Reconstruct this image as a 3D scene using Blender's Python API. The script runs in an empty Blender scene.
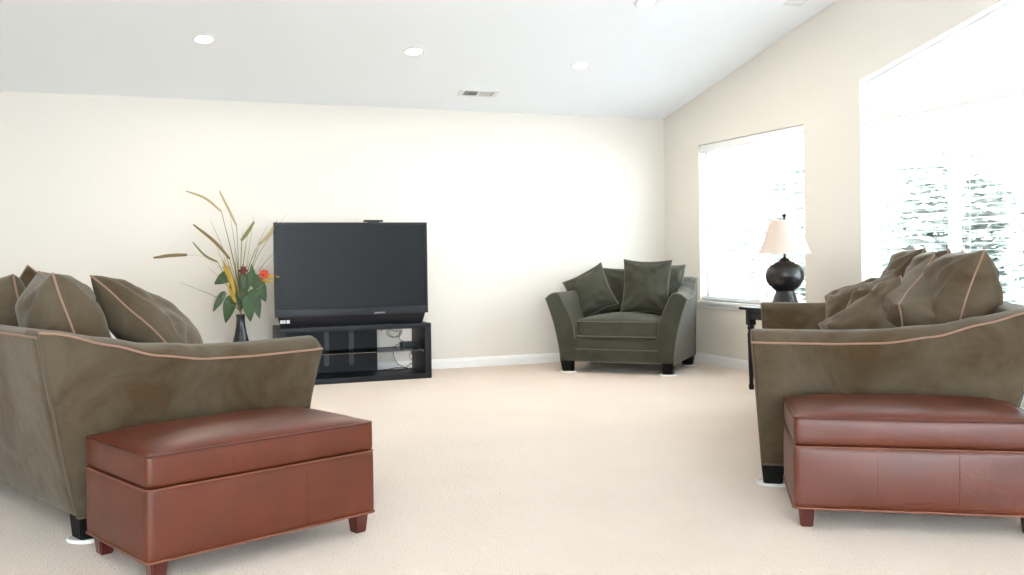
import bpy, bmesh, math, random
from mathutils import Vector, Matrix, noise
PI = math.pi
S = bpy.context.scene
COL = S.collection

# ------------------------------------------------------------------ camera, world, light, exposure
F_PX, YAW, PITCH, ROLL, SHY, EYE = 970.0, 0.3668, 0.010, -0.0135, -24.24, 1.0762
fw = Vector((math.sin(YAW)*math.cos(PITCH), math.cos(YAW)*math.cos(PITCH), -math.sin(PITCH)))
rt = Vector((math.cos(YAW), -math.sin(YAW), 0)); up = rt.cross(fw)
r2 = rt*math.cos(ROLL) + up*math.sin(ROLL); u2 = up*math.cos(ROLL) - rt*math.sin(ROLL)
cam = bpy.data.cameras.new('camera'); co = bpy.data.objects.new('camera', cam); COL.objects.link(co)
m = Matrix((r2, u2, -fw)).transposed().to_4x4(); m.translation = (0, 0, EYE); co.matrix_world = m
cam.sensor_width = 36; cam.lens = 36*F_PX/1024; cam.shift_y = SHY/1024; cam.clip_start = .05
S.camera = co

WORLD = 13.0
w = bpy.data.worlds.new('sky'); S.world = w; w.use_nodes = True
bg = w.node_tree.nodes['Background']; bg.inputs[0].default_value = (.80, .90, 1, 1); bg.inputs[1].default_value = WORLD

def portal(name, loc, rot, sx, sy):
    l = bpy.data.lights.new(name, 'AREA'); l.shape = 'RECTANGLE'; l.size = sx; l.size_y = sy
    l.cycles.is_portal = True
    o = bpy.data.objects.new(name, l); COL.objects.link(o); o.location = loc; o.rotation_euler = rot
    return o
S.view_settings.view_transform = 'Standard'; S.view_settings.look = 'None'
S.view_settings.gamma = 1; S.view_settings.use_curve_mapping = False
S.view_settings.exposure = 0.6

# ------------------------------------------------------------------ room numbers (metres)
D, R = 8.77, 5.062                     # back wall at y = D, right wall at x = R
HB, SL = 2.44, .2085                   # ceiling height at the back wall, its rise per metre towards the camera
XL, YF, YR = -3.6, -3.2, 2.4           # left wall, wall behind the camera, ridge
def ceil_z(y): return HB + SL*(D - y) if y > YR else HB + SL*(D - YR) - SL*(YR - y)
TW = .16

# ------------------------------------------------------------------ materials
def nt(name):
    ma = bpy.data.materials.new(name); ma.use_nodes = True
    return ma, ma.node_tree.nodes, ma.node_tree.links, ma.node_tree.nodes['Principled BSDF']
def simple(name, col, rough=.5, metal=0, spec=.5, bump=0, scale=40, var=0, coat=0):
    ma, N, Lk, b = nt(name)
    b.inputs['Base Color'].default_value = (*col, 1); b.inputs['Roughness'].default_value = rough
    b.inputs['Metallic'].default_value = metal; b.inputs['Specular IOR Level'].default_value = spec
    b.inputs['Coat Weight'].default_value = coat
    tc = N.new('ShaderNodeTexCoord'); no = N.new('ShaderNodeTexNoise'); no.inputs['Scale'].default_value = scale
    no.inputs['Detail'].default_value = 4
    Lk.new(tc.outputs['Object'], no.inputs['Vector'])
    if var:
        mx = N.new('ShaderNodeMix'); mx.data_type = 'RGBA'
        mx.inputs[6].default_value = (*[c*(1-var) for c in col], 1); mx.inputs[7].default_value = (*[min(1, c*(1+var)) for c in col], 1)
        Lk.new(no.outputs['Fac'], mx.inputs[0]); Lk.new(mx.outputs[2], b.inputs['Base Color'])
    if bump:
        bp = N.new('ShaderNodeBump'); bp.inputs['Strength'].default_value = bump; bp.inputs['Distance'].default_value = .01
        Lk.new(no.outputs['Fac'], bp.inputs['Height']); Lk.new(bp.outputs[0], b.inputs['Normal'])
    return ma
def velvet(name, c1, c2, seed=0.):
    """microfibre nap: broad brushed patches of two tones plus a fine weave"""
    ma, N, Lk, b = nt(name)
    tc = N.new('ShaderNodeTexCoord'); mp = N.new('ShaderNodeMapping'); mp.inputs['Location'].default_value = (seed, seed*2, 0)
    Lk.new(tc.outputs['Object'], mp.inputs['Vector'])
    a = N.new('ShaderNodeTexNoise'); a.inputs['Scale'].default_value = 3.2; a.inputs['Detail'].default_value = 6
    a.inputs['Roughness'].default_value = .62; a.inputs['Distortion'].default_value = .6
    Lk.new(mp.outputs[0], a.inputs['Vector'])
    cr = N.new('ShaderNodeValToRGB'); cr.color_ramp.elements[0].position = .36; cr.color_ramp.elements[1].position = .64
    cr.color_ramp.elements[0].color = (*c1, 1); cr.color_ramp.elements[1].color = (*c2, 1)
    Lk.new(a.outputs['Fac'], cr.inputs[0]); Lk.new(cr.outputs[0], b.inputs['Base Color'])
    b.inputs['Roughness'].default_value = .85; b.inputs['Specular IOR Level'].default_value = .2
    b.inputs['Sheen Weight'].default_value = .2; b.inputs['Sheen Roughness'].default_value = .45
    b.inputs['Sheen Tint'].default_value = (.95, .88, .78, 1)
    f = N.new('ShaderNodeTexNoise'); f.inputs['Scale'].default_value = 14; f.inputs['Detail'].default_value = 5
    Lk.new(mp.outputs[0], f.inputs['Vector'])
    bp = N.new('ShaderNodeBump'); bp.inputs['Strength'].default_value = .25; bp.inputs['Distance'].default_value = .02
    Lk.new(f.outputs['Fac'], bp.inputs['Height']); Lk.new(bp.outputs[0], b.inputs['Normal'])
    return ma
def leather(name, c1, c2):
    ma, N, Lk, b = nt(name)
    tc = N.new('ShaderNodeTexCoord')
    a = N.new('ShaderNodeTexNoise'); a.inputs['Scale'].default_value = 5; a.inputs['Detail'].default_value = 5
    Lk.new(tc.outputs['Object'], a.inputs['Vector'])
    cr = N.new('ShaderNodeValToRGB'); cr.color_ramp.elements[0].position = .3; cr.color_ramp.elements[1].position = .7
    cr.color_ramp.elements[0].color = (*c1, 1); cr.color_ramp.elements[1].color = (*c2, 1)
    Lk.new(a.outputs['Fac'], cr.inputs[0]); Lk.new(cr.outputs[0], b.inputs['Base Color'])
    b.inputs['Roughness'].default_value = .42; b.inputs['Specular IOR Level'].default_value = .5
    v = N.new('ShaderNodeTexVoronoi'); v.inputs['Scale'].default_value = 260; Lk.new(tc.outputs['Object'], v.inputs['Vector'])
    ad = N.new('ShaderNodeMath'); ad.operation = 'MULTIPLY_ADD'; ad.inputs[1].default_value = .12
    Lk.new(v.outputs['Distance'], ad.inputs[0])
    a2 = N.new('ShaderNodeTexNoise'); a2.inputs['Scale'].default_value = 9; a2.inputs['Detail'].default_value = 2
    Lk.new(tc.outputs['Object'], a2.inputs['Vector']); Lk.new(a2.outputs['Fac'], ad.inputs[2])
    bp = N.new('ShaderNodeBump'); bp.inputs['Strength'].default_value = .2; bp.inputs['Distance'].default_value = .01
    Lk.new(ad.outputs[0], bp.inputs['Height']); Lk.new(bp.outputs[0], b.inputs['Normal'])
    return ma
def glassy(name, tint=(1, 1, 1), gloss=.06):
    """thin architectural pane: mostly transparent, a little mirror reflection"""
    ma, N, Lk, b = nt(name); N.remove(b)
    t = N.new('ShaderNodeBsdfTransparent'); t.inputs[0].default_value = (*tint, 1)
    g = N.new('ShaderNodeBsdfGlossy'); g.inputs['Roughness'].default_value = .03
    mx = N.new('ShaderNodeMixShader'); mx.inputs[0].default_value = gloss
    Lk.new(t.outputs[0], mx.inputs[1]); Lk.new(g.outputs[0], mx.inputs[2]); Lk.new(mx.outputs[0], N['Material Output'].inputs[0])
    return ma
def translucent(name, col, k=.5):
    ma, N, Lk, b = nt(name); N.remove(b)
    d = N.new('ShaderNodeBsdfDiffuse'); d.inputs[0].default_value = (*col, 1)
    t = N.new('ShaderNodeBsdfTranslucent'); t.inputs[0].default_value = (*col, 1)
    mx = N.new('ShaderNodeMixShader'); mx.inputs[0].default_value = k
    Lk.new(d.outputs[0], mx.inputs[1]); Lk.new(t.outputs[0], mx.inputs[2]); Lk.new(mx.outputs[0], N['Material Output'].inputs[0])
    return ma
def emis(name, col, s):
    ma, N, Lk, b = nt(name)
    b.inputs['Base Color'].default_value = (*col, 1)
    b.inputs['Emission Color'].default_value = (*col, 1); b.inputs['Emission Strength'].default_value = s
    return ma
M = dict(
    wall=simple('wall_paint', (.76, .71, .645), .9, bump=.05, scale=160, spec=.2),
    ceil=simple('ceiling_paint', (.90, .92, .945), .95, bump=.06, scale=120, spec=.2),
    trim=simple('white_trim_paint', (.86, .85, .83), .45),
    vinyl=simple('white_vinyl', (.88, .88, .88), .4),
    slat=translucent('white_blind_slat', (.86, .87, .88), .25),
    glass=glassy('window_glass', (.97, .99, .98), .05),
    shelfglass=glassy('smoked_glass', (.42, .46, .52), .16),
    velvet=velvet('olive_grey_velvet', (.064, .038, .016), (.108, .082, .053)),
    velvet_g=velvet('sage_green_velvet', (.038, .038, .026), (.058, .059, .043), 3.),
    pil=velvet('olive_pillow_velvet', (.066, .039, .017), (.116, .088, .058), 7.),
    pipe=simple('pink_tan_piping', (.30, .17, .115), .7),
    pipe_d=simple('olive_tan_piping', (.10, .075, .05), .75),
    pipe_c=simple('pale_tan_piping', (.14, .125, .095), .7),
    leather=leather('rust_leather', (.082, .0145, .0045), (.120, .022, .0075)),
    stitch=simple('leather_seam', (.066, .012, .005), .55),
    nail=simple('leather_bottom_piping', (.19, .065, .035), .5),
    cherry=simple('cherry_wood', (.07, .009, .006), .3, var=.3, scale=30, coat=.3),
    blackwood=simple('black_wood', (.005, .005, .006), .4, spec=.3, var=.2, scale=25),
    stand=simple('black_ash_laminate', (.007, .008, .011), .45, spec=.3, var=.2, scale=30),
    foot=simple('black_block_foot', (.004, .004, .004), .55, spec=.2),
    cup=simple('white_plastic', (.82, .80, .77), .5),
    bezel=simple('charcoal_plastic', (.014, .016, .021), .4, spec=.3),
    base=simple('black_gloss_plastic', (.006, .006, .009), .35, spec=.3),
    screen=simple('matte_tv_screen', (.006, .007, .009), .38, spec=.28),
    silver=simple('silver_mark', (.45, .46, .5), .35),
    slot=simple('grey_cable_cover', (.06, .065, .075), .5),
    white=simple('white_sticker', (.8, .8, .82), .5),
    black=simple('black_plastic', (.012, .012, .012), .35),
    lamp=simple('bronze_black_ceramic', (.012, .009, .009), .32, var=.35, scale=12, coat=.2),
    brass=simple('dark_brass', (.06, .05, .04), .35, metal=.8),
    shade=translucent('cream_lamp_shade', (.82, .70, .62), .3),
    vase=simple('black_glazed_vase', (.012, .012, .016), .22),
    leaf=simple('deep_green_leaf', (.032, .075, .022), .5, var=.4, scale=20),
    leafp=simple('grey_green_leaf', (.06, .09, .045), .55, var=.3, scale=20),
    grass=simple('olive_grass_blade', (.17, .18, .06), .6, var=.3, scale=15),
    straw=simple('dry_straw', (.46, .36, .19), .8, bump=.5, scale=300, var=.25),
    strawd=simple('brown_grass_head', (.22, .15, .07), .85, bump=.5, scale=300, var=.35),
    yellow=simple('yellow_petal', (.42, .27, .025), .6, var=.2),
    red=simple('orange_red_petal', (.5, .05, .015), .55, var=.2),
    maroon=simple('dark_red_bloom', (.12, .02, .015), .7, var=.3),
    led=emis('downlight_lens', (1, .95, .86), 14),
    register=simple('white_register', (.80, .80, .79), .5),
    dark=simple('duct_shade_dark', (.10, .10, .11), .9),
    bounce_ground=simple('pale_bounce_ground', (.55, .56, .56), .9, var=.1, scale=6),
    bark=simple('bark', (.10, .075, .05), .9, var=.3),
    hedge=simple('glare_paled_leaves', (.43, .45, .41), .6, var=.5, scale=4),  # leaves paled: the glare over the windows is put into their colour
)
# carpet: looped pile, warm beige
ma, N, Lk, b = nt('beige_carpet'); M['carpet'] = ma
tc = N.new('ShaderNodeTexCoord')
n1 = N.new('ShaderNodeTexNoise'); n1.inputs['Scale'].default_value = 190; n1.inputs['Detail'].default_value = 3
n2 = N.new('ShaderNodeTexNoise'); n2.inputs['Scale'].default_value = 2.2; n2.inputs['Detail'].default_value = 5
v1 = N.new('ShaderNodeTexVoronoi'); v1.inputs['Scale'].default_value = 120
for q in (n1, n2, v1): Lk.new(tc.outputs['Object'], q.inputs['Vector'])
mx = N.new('ShaderNodeMix'); mx.data_type = 'RGBA'; mx.inputs[6].default_value = (.60, .465, .365, 1); mx.inputs[7].default_value = (.85, .725, .62, 1)
ad = N.new('ShaderNodeMath'); ad.operation = 'MULTIPLY_ADD'; ad.inputs[1].default_value = .35
Lk.new(n2.outputs['Fac'], ad.inputs[0]); ml = N.new('ShaderNodeMath'); ml.operation = 'MULTIPLY'; ml.inputs[1].default_value = .65
Lk.new(n1.outputs['Fac'], ml.inputs[0]); Lk.new(ml.outputs[0], ad.inputs[2]); Lk.new(ad.outputs[0], mx.inputs[0]); Lk.new(mx.outputs[2], b.inputs['Base Color'])
bp = N.new('ShaderNodeBump'); bp.inputs['Strength'].default_value = .5; bp.inputs['Distance'].default_value = .008
Lk.new(v1.outputs['Distance'], bp.inputs['Height']); Lk.new(bp.outputs[0], b.inputs['Normal'])
b.inputs['Roughness'].default_value = .95; b.inputs['Specular IOR Level'].default_value = .1; b.inputs['Sheen Weight'].default_value = .3

# ------------------------------------------------------------------ helpers
def mesh_obj(name, bm, mat, parent=None, smooth=True, angle=40):
    bmesh.ops.recalc_face_normals(bm, faces=bm.faces)
    me = bpy.data.meshes.new(name); bm.to_mesh(me); bm.free()
    me.materials.append(mat)
    if smooth:
        me.polygons.foreach_set('use_smooth', [True]*len(me.polygons)); me.set_sharp_from_angle(angle=math.radians(angle))
    o = bpy.data.objects.new(name, me); COL.objects.link(o)
    if parent: o.parent = parent
    return o
def tag(o, label=None, cat=None, group=None, kind=None):
    if label: o['label'] = label
    if cat: o['category'] = cat
    if group: o['group'] = group
    if kind: o['kind'] = kind
    return o
def empty(name, loc, rz=0, label=None, cat=None, group=None, kind=None):
    o = bpy.data.objects.new(name, None); COL.objects.link(o); o.location = loc; o.rotation_euler = (0, 0, rz)
    o.empty_display_size = .1
    return tag(o, label, cat, group, kind)
def copy_tree(o, parent=None):
    c = o.copy(); COL.objects.link(c); c.parent = parent
    for ch in [x for x in COL.objects if x.parent == o]: copy_tree(ch, c)
    return c
def add_box(bm, x0, x1, y0, y1, z0, z1, bev=0, seg=2):
    r = bmesh.ops.create_cube(bm, size=1, matrix=Matrix.Translation(((x0+x1)/2, (y0+y1)/2, (z0+z1)/2)) @ Matrix.Diagonal((x1-x0, y1-y0, z1-z0, 1)))
    if bev:
        es = list({e for v in r['verts'] for e in v.link_edges})
        bmesh.ops.bevel(bm, geom=es, offset=bev, segments=seg, affect='EDGES', profile=.6)
def box(name, mat, parent, *a, bev=0, seg=2, smooth=True):
    bm = bmesh.new(); add_box(bm, *a, bev=bev, seg=seg); return mesh_obj(name, bm, mat, parent, smooth)
def soft_box(name, mat, parent, x0, x1, y0, y1, z0, z1, r, crown=0, n=(14, 14, 6), puff=0, fn=None):
    """box with rounded edges (radius r), domed top and gently swollen sides"""
    bm = bmesh.new(); c = Vector(((x0+x1)/2, (y0+y1)/2, (z0+z1)/2)); h = Vector(((x1-x0)/2, (y1-y0)/2, (z1-z0)/2))
    vs = {}
    def vert(i, j, k):
        if (i, j, k) in vs: return vs[i, j, k]
        def g(t): return math.sin((t-.5)*PI*.96)/math.sin(.48*PI)
        p = Vector((g(i/n[0])*h.x, g(j/n[1])*h.y, g(k/n[2])*h.z))
        q = Vector((max(-h.x+r, min(h.x-r, p.x)), max(-h.y+r, min(h.y-r, p.y)), max(-h.z+r, min(h.z-r, p.z))))
        d = p-q
        if d.length > 1e-9: p = q + d.normalized()*r
        u, v, t = p.x/h.x, p.y/h.y, p.z/h.z
        if t > 0: p.z += crown*(1-u*u)*(1-v*v)*t
        p.x += puff*math.copysign(1, u)*abs(u)*(1-v*v)*(1-t*t); p.y += puff*math.copysign(1, v)*abs(v)*(1-u*u)*(1-t*t)
        p = p + c
        if fn: p = fn(p)
        vs[i, j, k] = bm.verts.new(p); return vs[i, j, k]
    A, B, C_ = n
    for i in range(A):
        for j in range(B):
            for k in (0, C_): bm.faces.new([vert(i, j, k), vert(i+1, j, k), vert(i+1, j+1, k), vert(i, j+1, k)])
    for i in range(A):
        for k in range(C_):
            for j in (0, B): bm.faces.new([vert(i, j, k), vert(i+1, j, k), vert(i+1, j, k+1), vert(i, j, k+1)])
    for j in range(B):
        for k in range(C_):
            for i in (0, A): bm.faces.new([vert(i, j, k), vert(i, j+1, k), vert(i, j+1, k+1), vert(i, j, k+1)])
    return mesh_obj(name, bm, mat, parent, angle=60)
def add_tube(bm, pts, rad, seg=8, closed=False):
    """tube along a polyline; rad is a number or a list"""
    pts = [Vector(p) for p in pts]; n = len(pts); rings = []
    rr = rad if isinstance(rad, (list, tuple)) else [rad]*n
    prev = None
    for i, p in enumerate(pts):
        a = pts[(i-1) % n] if (closed or i > 0) else p; b_ = pts[(i+1) % n] if (closed or i < n-1) else p
        t = (b_-a).normalized()
        if prev is None:
            s = t.cross(Vector((0, 0, 1)));
            if s.length < .1: s = t.cross(Vector((1, 0, 0)))
        else: s = prev - t*prev.dot(t)
        s.normalize(); prev = s; u = t.cross(s)
        rings.append([bm.verts.new(p + (s*math.cos(2*PI*k/seg) + u*math.sin(2*PI*k/seg))*rr[i]) for k in range(seg)])
    for i in range(n if closed else n-1):
        A, B = rings[i], rings[(i+1) % n]
        for k in range(seg): bm.faces.new([A[k], A[(k+1) % seg], B[(k+1) % seg], B[k]])
    if not closed: bm.faces.new(rings[0]); bm.faces.new(rings[-1])
def tube(name, mat, parent, pts, rad, seg=8, closed=False):
    bm = bmesh.new(); add_tube(bm, pts, rad, seg, closed); return mesh_obj(name, bm, mat, parent)
def add_lathe(bm, prof, seg=32, cx=0, cy=0):
    rings = []
    for r, z in prof:
        rings.append([bm.verts.new((cx, cy, z))] if r < 1e-6 else [bm.verts.new((cx+r*math.cos(2*PI*k/seg), cy+r*math.sin(2*PI*k/seg), z)) for k in range(seg)])
    for A, B in zip(rings, rings[1:]):
        for k in range(seg):
            k2 = (k+1) % seg
            if len(A) == 1 and len(B) == 1: continue
            if len(A) == 1: bm.faces.new([A[0], B[k], B[k2]])
            elif len(B) == 1: bm.faces.new([A[k], A[k2], B[0]])
            else: bm.faces.new([A[k], A[k2], B[k2], B[k]])
def lathe(name, mat, parent, prof, seg=32, cx=0, cy=0, angle=40):
    bm = bmesh.new(); add_lathe(bm, prof, seg, cx, cy); return mesh_obj(name, bm, mat, parent, angle=angle)
def smooth_path(pts, n=8):
    """Catmull-Rom through the points"""
    P = [Vector(p) for p in pts]; P = [P[0]*2-P[1]] + P + [P[-1]*2-P[-2]]; out = []
    for i in range(1, len(P)-2):
        for k in range(n):
            t = k/n
            out.append(.5*((2*P[i]) + (P[i+1]-P[i-1])*t + (2*P[i-1]-5*P[i]+4*P[i+1]-P[i+2])*t*t + (3*P[i]-P[i-1]-3*P[i+1]+P[i+2])*t**3))
    out.append(P[-2]); return out
def interp(tab, x):
    if x <= tab[0][0]: return tab[0][1]
    for (a, va), (b_, vb) in zip(tab, tab[1:]):
        if x <= b_:
            t = (x-a)/(b_-a); t = t*t*(3-2*t)*.5 + t*.5; return va+(vb-va)*t
    return tab[-1][1]
def text_mesh(name, txt, size, mat, parent, loc, rot):
    cu = bpy.data.curves.new(name, 'FONT'); cu.body = txt; cu.size = size; cu.extrude = .0006; cu.align_x = 'CENTER'
    t = bpy.data.objects.new(name, cu); COL.objects.link(t)
    bpy.context.view_layer.update()
    me = bpy.data.meshes.new_from_object(t.evaluated_get(bpy.context.evaluated_depsgraph_get()))
    bpy.data.objects.remove(t); me.materials.clear(); me.materials.append(mat)
    o = bpy.data.objects.new(name, me); COL.objects.link(o); o.parent = parent; o.location = loc; o.rotation_euler = rot
    return o

# ------------------------------------------------------------------ room shell
def prism(bm, poly, axis, a, b_):
    """extrude a 2-D polygon along axis 'x' (poly = y,z) or 'y' (poly = x,z)"""
    f = (lambda p, t: (t, p[0], p[1])) if axis == 'x' else (lambda p, t: (p[0], t, p[1]))
    A = [bm.verts.new(f(p, a)) for p in poly]; B = [bm.verts.new(f(p, b_)) for p in poly]
    bm.faces.new(A); bm.faces.new(B)
    for i in range(len(poly)):
        j = (i+1) % len(poly); bm.faces.new([A[i], A[j], B[j], B[i]])
def struct(name, bm, mat, smooth=False): return tag(mesh_obj(name, bm, mat, None, smooth), kind='structure')
bm = bmesh.new(); add_box(bm, XL-TW, R+TW, YF-TW, D+TW, -.12, 0); struct('floor', bm, M['carpet'])
bm = bmesh.new()
prism(bm, [(D+TW, ceil_z(D+TW)), (YR, ceil_z(YR)), (YF-TW, ceil_z(YF-TW)), (YF-TW, ceil_z(YF-TW)+.12), (YR, ceil_z(YR)+.12), (D+TW, ceil_z(D+TW)+.12)], 'x', XL-TW, R+TW)
struct('ceiling', bm, M['ceil'])
bm = bmesh.new(); prism(bm, [(D, 0), (D+TW, 0), (D+TW, ceil_z(D+TW)+.01), (D, HB+.01)], 'x', XL-TW, R+TW); struct('wall_back', bm, M['wall'])
# right wall in vertical strips around the two windows (one mesh)
W1 = (8.106, 6.520, .594, 2.097)                       # far y, near y, sill z, head z
W2A, W2B, W2S = 5.857, 3.95, .594                      # far y, near y, sill z; sloped head follows the ceiling
def w2top(y): return 2.337 + .2175*(5.857-y)
bm = bmesh.new()
def strip(y1, y0, za0, za1, top=None):
    """between y1 (far) and y0 (near); za = bottoms; top None = ceiling"""
    t1, t0 = (ceil_z(y1), ceil_z(y0)) if top is None else top
    prism(bm, [(y1, za1), (y0, za0), (y0, t0), (y1, t1)], 'x', R, R+TW)
strip(D, W1[0], 0, 0); strip(W1[0], W1[1], 0, 0, (W1[2], W1[2])); strip(W1[0], W1[1], W1[3], W1[3])
strip(W1[1], W2A, 0, 0); strip(W2A, W2B, 0, 0, (W2S, W2S)); strip(W2A, W2B, w2top(W2B), w2top(W2A))
prism(bm, [(W2B, 0), (YF, 0), (YF, ceil_z(YF)), (YR, ceil_z(YR)), (W2B, ceil_z(W2B))], 'x', R, R+TW)
struct('wall_right', bm, M['wall'])
# left wall, and the wall behind the camera with a wide unseen opening added for fill daylight
bm = bmesh.new(); prism(bm, [(D, 0), (YF, 0), (YF, ceil_z(YF)), (YR, ceil_z(YR)), (D, HB)], 'x', XL-TW, XL); struct('wall_left', bm, M['wall'])
FX0, FX1, FZ1 = -2.8, 2.6, 2.3
zf = ceil_z(YF-TW)
bm = bmesh.new()
for a in ((XL-TW, FX0, 0, zf), (FX1, R+TW, 0, zf), (FX0, FX1, FZ1, zf)): add_box(bm, a[0], a[1], YF-TW, YF, a[2], a[3])
struct('wall_front', bm, M['wall'])
# baseboards with a moulded top
def baseboard(name, poly_axis, a, b_):
    bm = bmesh.new(); s = [(0, 0), (.014, 0), (.014, .066), (.009, .076), (.009, .084), (.004, .091), (0, .091)]
    if poly_axis == 'back': prism(bm, [(D-p, q) for p, q in s], 'x', a, b_)
    else: prism(bm, [((R-p), q) for p, q in s], 'y', a, b_)
    return struct(name, bm, M['trim'])
baseboard('baseboard_back', 'back', XL, R-.014); baseboard('baseboard_right', 'right', YF, D)

def window(idx, ya, yb, zs, zt_fn, mull, transom=None):
    """vinyl window set in the outer half of the right wall, drywall return, sill and apron inside"""
    root = empty('window_%d' % idx, (R+.10, (ya+yb)/2, zs), kind='structure')
    cy, x = (ya+yb)/2, R+.10
    fr = bmesh.new()
    def bar(p, q, w_, dx=.05):       # bar in the window plane between two (y,z) points
        p, q = Vector(p), Vector(q); d = (q-p).normalized(); n_ = Vector((-d.y, d.x))*w_/2
        prism(fr, [tuple(p+n_), tuple(q+n_), tuple(q-n_), tuple(p-n_)], 'x', x-dx/2, x+dx/2)
    t = .05
    bar((ya-t/2, zs), (ya-t/2, zt_fn(ya)), t); bar((yb+t/2, zs), (yb+t/2, zt_fn(yb)), t)
    bar((ya, zs+t/2), (yb, zs+t/2), t, .056); bar((ya, zt_fn(ya)-t/2), (yb, zt_fn(yb)-t/2), t, .056)
    top = transom if transom else zt_fn(mull)
    bar((mull, zs), (mull, top), .07, .046)
    if transom: bar((ya, transom), (yb, transom), .09, .060)
    o = mesh_obj('window_frame', fr, M['vinyl'], None, False); o.parent = root; o.matrix_parent_inverse = Matrix.Translation(-root.location)
    for (a, c_) in ((ya, mull), (mull, yb)):
        g = bmesh.new(); prism(g, [(a, zs), (c_, zs), (c_, transom or zt_fn(c_)), (a, transom or zt_fn(a))], 'x', x-.003, x+.003)
        o = mesh_obj('pane', g, M['glass'], None, False); o.parent = root; o.matrix_parent_inverse = Matrix.Translation(-root.location)
    if transom:
        g = bmesh.new(); prism(g, [(ya, transom), (yb, transom), (yb, zt_fn(yb)), (ya, zt_fn(ya))], 'x', x-.003, x+.003)
        o = mesh_obj('pane', g, M['glass'], None, False); o.parent = root; o.matrix_parent_inverse = Matrix.Translation(-root.location)
    sl = bmesh.new(); add_box(sl, R-.035, R+.085, yb-.04, ya+.04, zs-.022, zs+.006, bev=.006)
    o = mesh_obj('window_sill', sl, M['trim'], None); o.parent = root; o.matrix_parent_inverse = Matrix.Translation(-root.location)
    ap = bmesh.new(); add_box(ap, R-.016, R+.001, yb-.02, ya+.02, zs-.062, zs-.022, bev=.004)
    o = mesh_obj('apron', ap, M['trim'], None); o.parent = root; o.matrix_parent_inverse = Matrix.Translation(-root.location)
    return root
window(1, W1[0], W1[1], W1[2], lambda y: W1[3], 7.27)
window(2, W2A, W2B, W2S, w2top, 5.06, transom=2.10)
# unseen glazed opening behind the camera, added to let in fill daylight
root = empty('window_3', ((FX0+FX1)/2, YF-.08, 0), kind='structure')
bm = bmesh.new(); off = Vector(root.location)
for xx in (FX0, (FX0+FX1)/2-.03, FX1-.06): add_box(bm, xx-off.x, xx+.06-off.x, -.03, .03, 0, FZ1)
add_box(bm, FX0-off.x, FX1-off.x, -.03, .03, 0, .08); add_box(bm, FX0-off.x, FX1-off.x, -.03, .03, FZ1-.08, FZ1)
mesh_obj('window_frame', bm, M['vinyl'], root, False)
bm = bmesh.new(); add_box(bm, FX0-off.x, FX1-off.x, -.003, .003, .04, FZ1-.04); mesh_obj('pane', bm, M['glass'], root, False)

portal('daylight_portal', (R+.2, (W1[0]+W1[1])/2, 1.35), (0, PI/2, 0), 1.6, 1.7)
portal('daylight_portal', (R+.2, (W2A+W2B)/2, 1.7), (0, PI/2, 0), 2.4, 2.1)
portal('daylight_portal', ((FX0+FX1)/2, YF-.2, FZ1/2), (-PI/2, 0, 0), FX1-FX0, FZ1)

# blinds
def blind(ya, yb, z0, z1, label):
    x = R+.045; ln = ya-yb-.03; root = empty('window_blind', (x, (ya+yb)/2, z0), 0, label, 'blind', 'horizontal blinds in the right wall windows')
    H = z1-z0
    box('valance', M['vinyl'], root, -.035, -.022, -ln/2-.005, ln/2+.005, H-.075, H, bev=.003)
    box('headrail', M['vinyl'], root, -.022, .03, -ln/2, ln/2, H-.05, H-.005, bev=.003)
    bm = bmesh.new(); z = .03; ta = math.radians(2)
    while z < H-.07:
        r_ = bmesh.ops.create_cube(bm, size=1, matrix=Matrix.Translation((0, 0, z)) @ Matrix.Rotation(ta, 4, 'Y') @ Matrix.Diagonal((.048, ln, .003, 1)))
        z += .0425
    mesh_obj('slats', bm, M['slat'], root, False)
    box('bottom_rail', M['vinyl'], root, -.025, .025, -ln/2, ln/2, .004, .022, bev=.003)
    for yy in (-ln*.36, 0, ln*.36):
        for xx in (-.026, .026): tube('ladder_cord', M['vinyl'], root, [(xx, yy, .02), (xx, yy, H-.05)], .0012, 5)
blind(W1[0], W1[1], W1[2]+.012, W1[3]-.004, 'white horizontal blind in the smaller square window behind the table lamp')
blind(W2A, W2B, W2S+.012, 2.083, 'wide white horizontal blind below the slanted transom, behind the right sofa')

# ------------------------------------------------------------------ outside: pale ground and shrubs beyond the glass
bm = bmesh.new(); add_box(bm, R+TW, R+22, -14, 26, -.5, -.35); tag(struct('ground', bm, M['bounce_ground']))  # ground made pale as an added reflector, bouncing daylight up to the ceiling
def bush(x, y, h, r, seed, label):
    rnd = random.Random(seed); root = empty('garden_shrub', (x, y, -.35), 0, label, 'shrub', 'shrubs outside the windows')
    tube('trunk', M['bark'], root, [(0, 0, 0), (.03, .02, h*.4), (0, .05, h*.8)], [.06, .045, .02], 7)
    bm = bmesh.new()
    for i in range(5200):
        th, ph = rnd.uniform(0, 2*PI), math.acos(rnd.uniform(-1, 1)); q = rnd.uniform(.6, 1)
        p = Vector((math.sin(ph)*math.cos(th)*r*q, math.sin(ph)*math.sin(th)*r*q, h*.55+math.cos(ph)*h*.45*q))
        mt = Matrix.Translation(p) @ Matrix.Rotation(rnd.uniform(0, 6), 4, 'Z') @ Matrix.Rotation(rnd.uniform(-1, 1), 4, 'X')
        s = rnd.uniform(.06, .12)
        vs = [bm.verts.new(mt @ Vector(c)) for c in ((-s, 0, 0), (0, -s*.5, .01), (s, 0, 0), (0, s*.5, .01))]; bm.faces.new(vs)
    mesh_obj('foliage', bm, M['hedge'], root, False)
bush(8.6, 11.0, 3.0, 1.15, 1, 'tall green shrub seen through the blind left of the lamp')
bush(8.9, 8.8, 2.7, .85, 2, 'lower green shrub seen through the blind behind the lamp')
bush(8.8, 6.6, 2.3, 1.0, 3, 'green shrub seen through the wide blind above the right sofa pillows')
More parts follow.
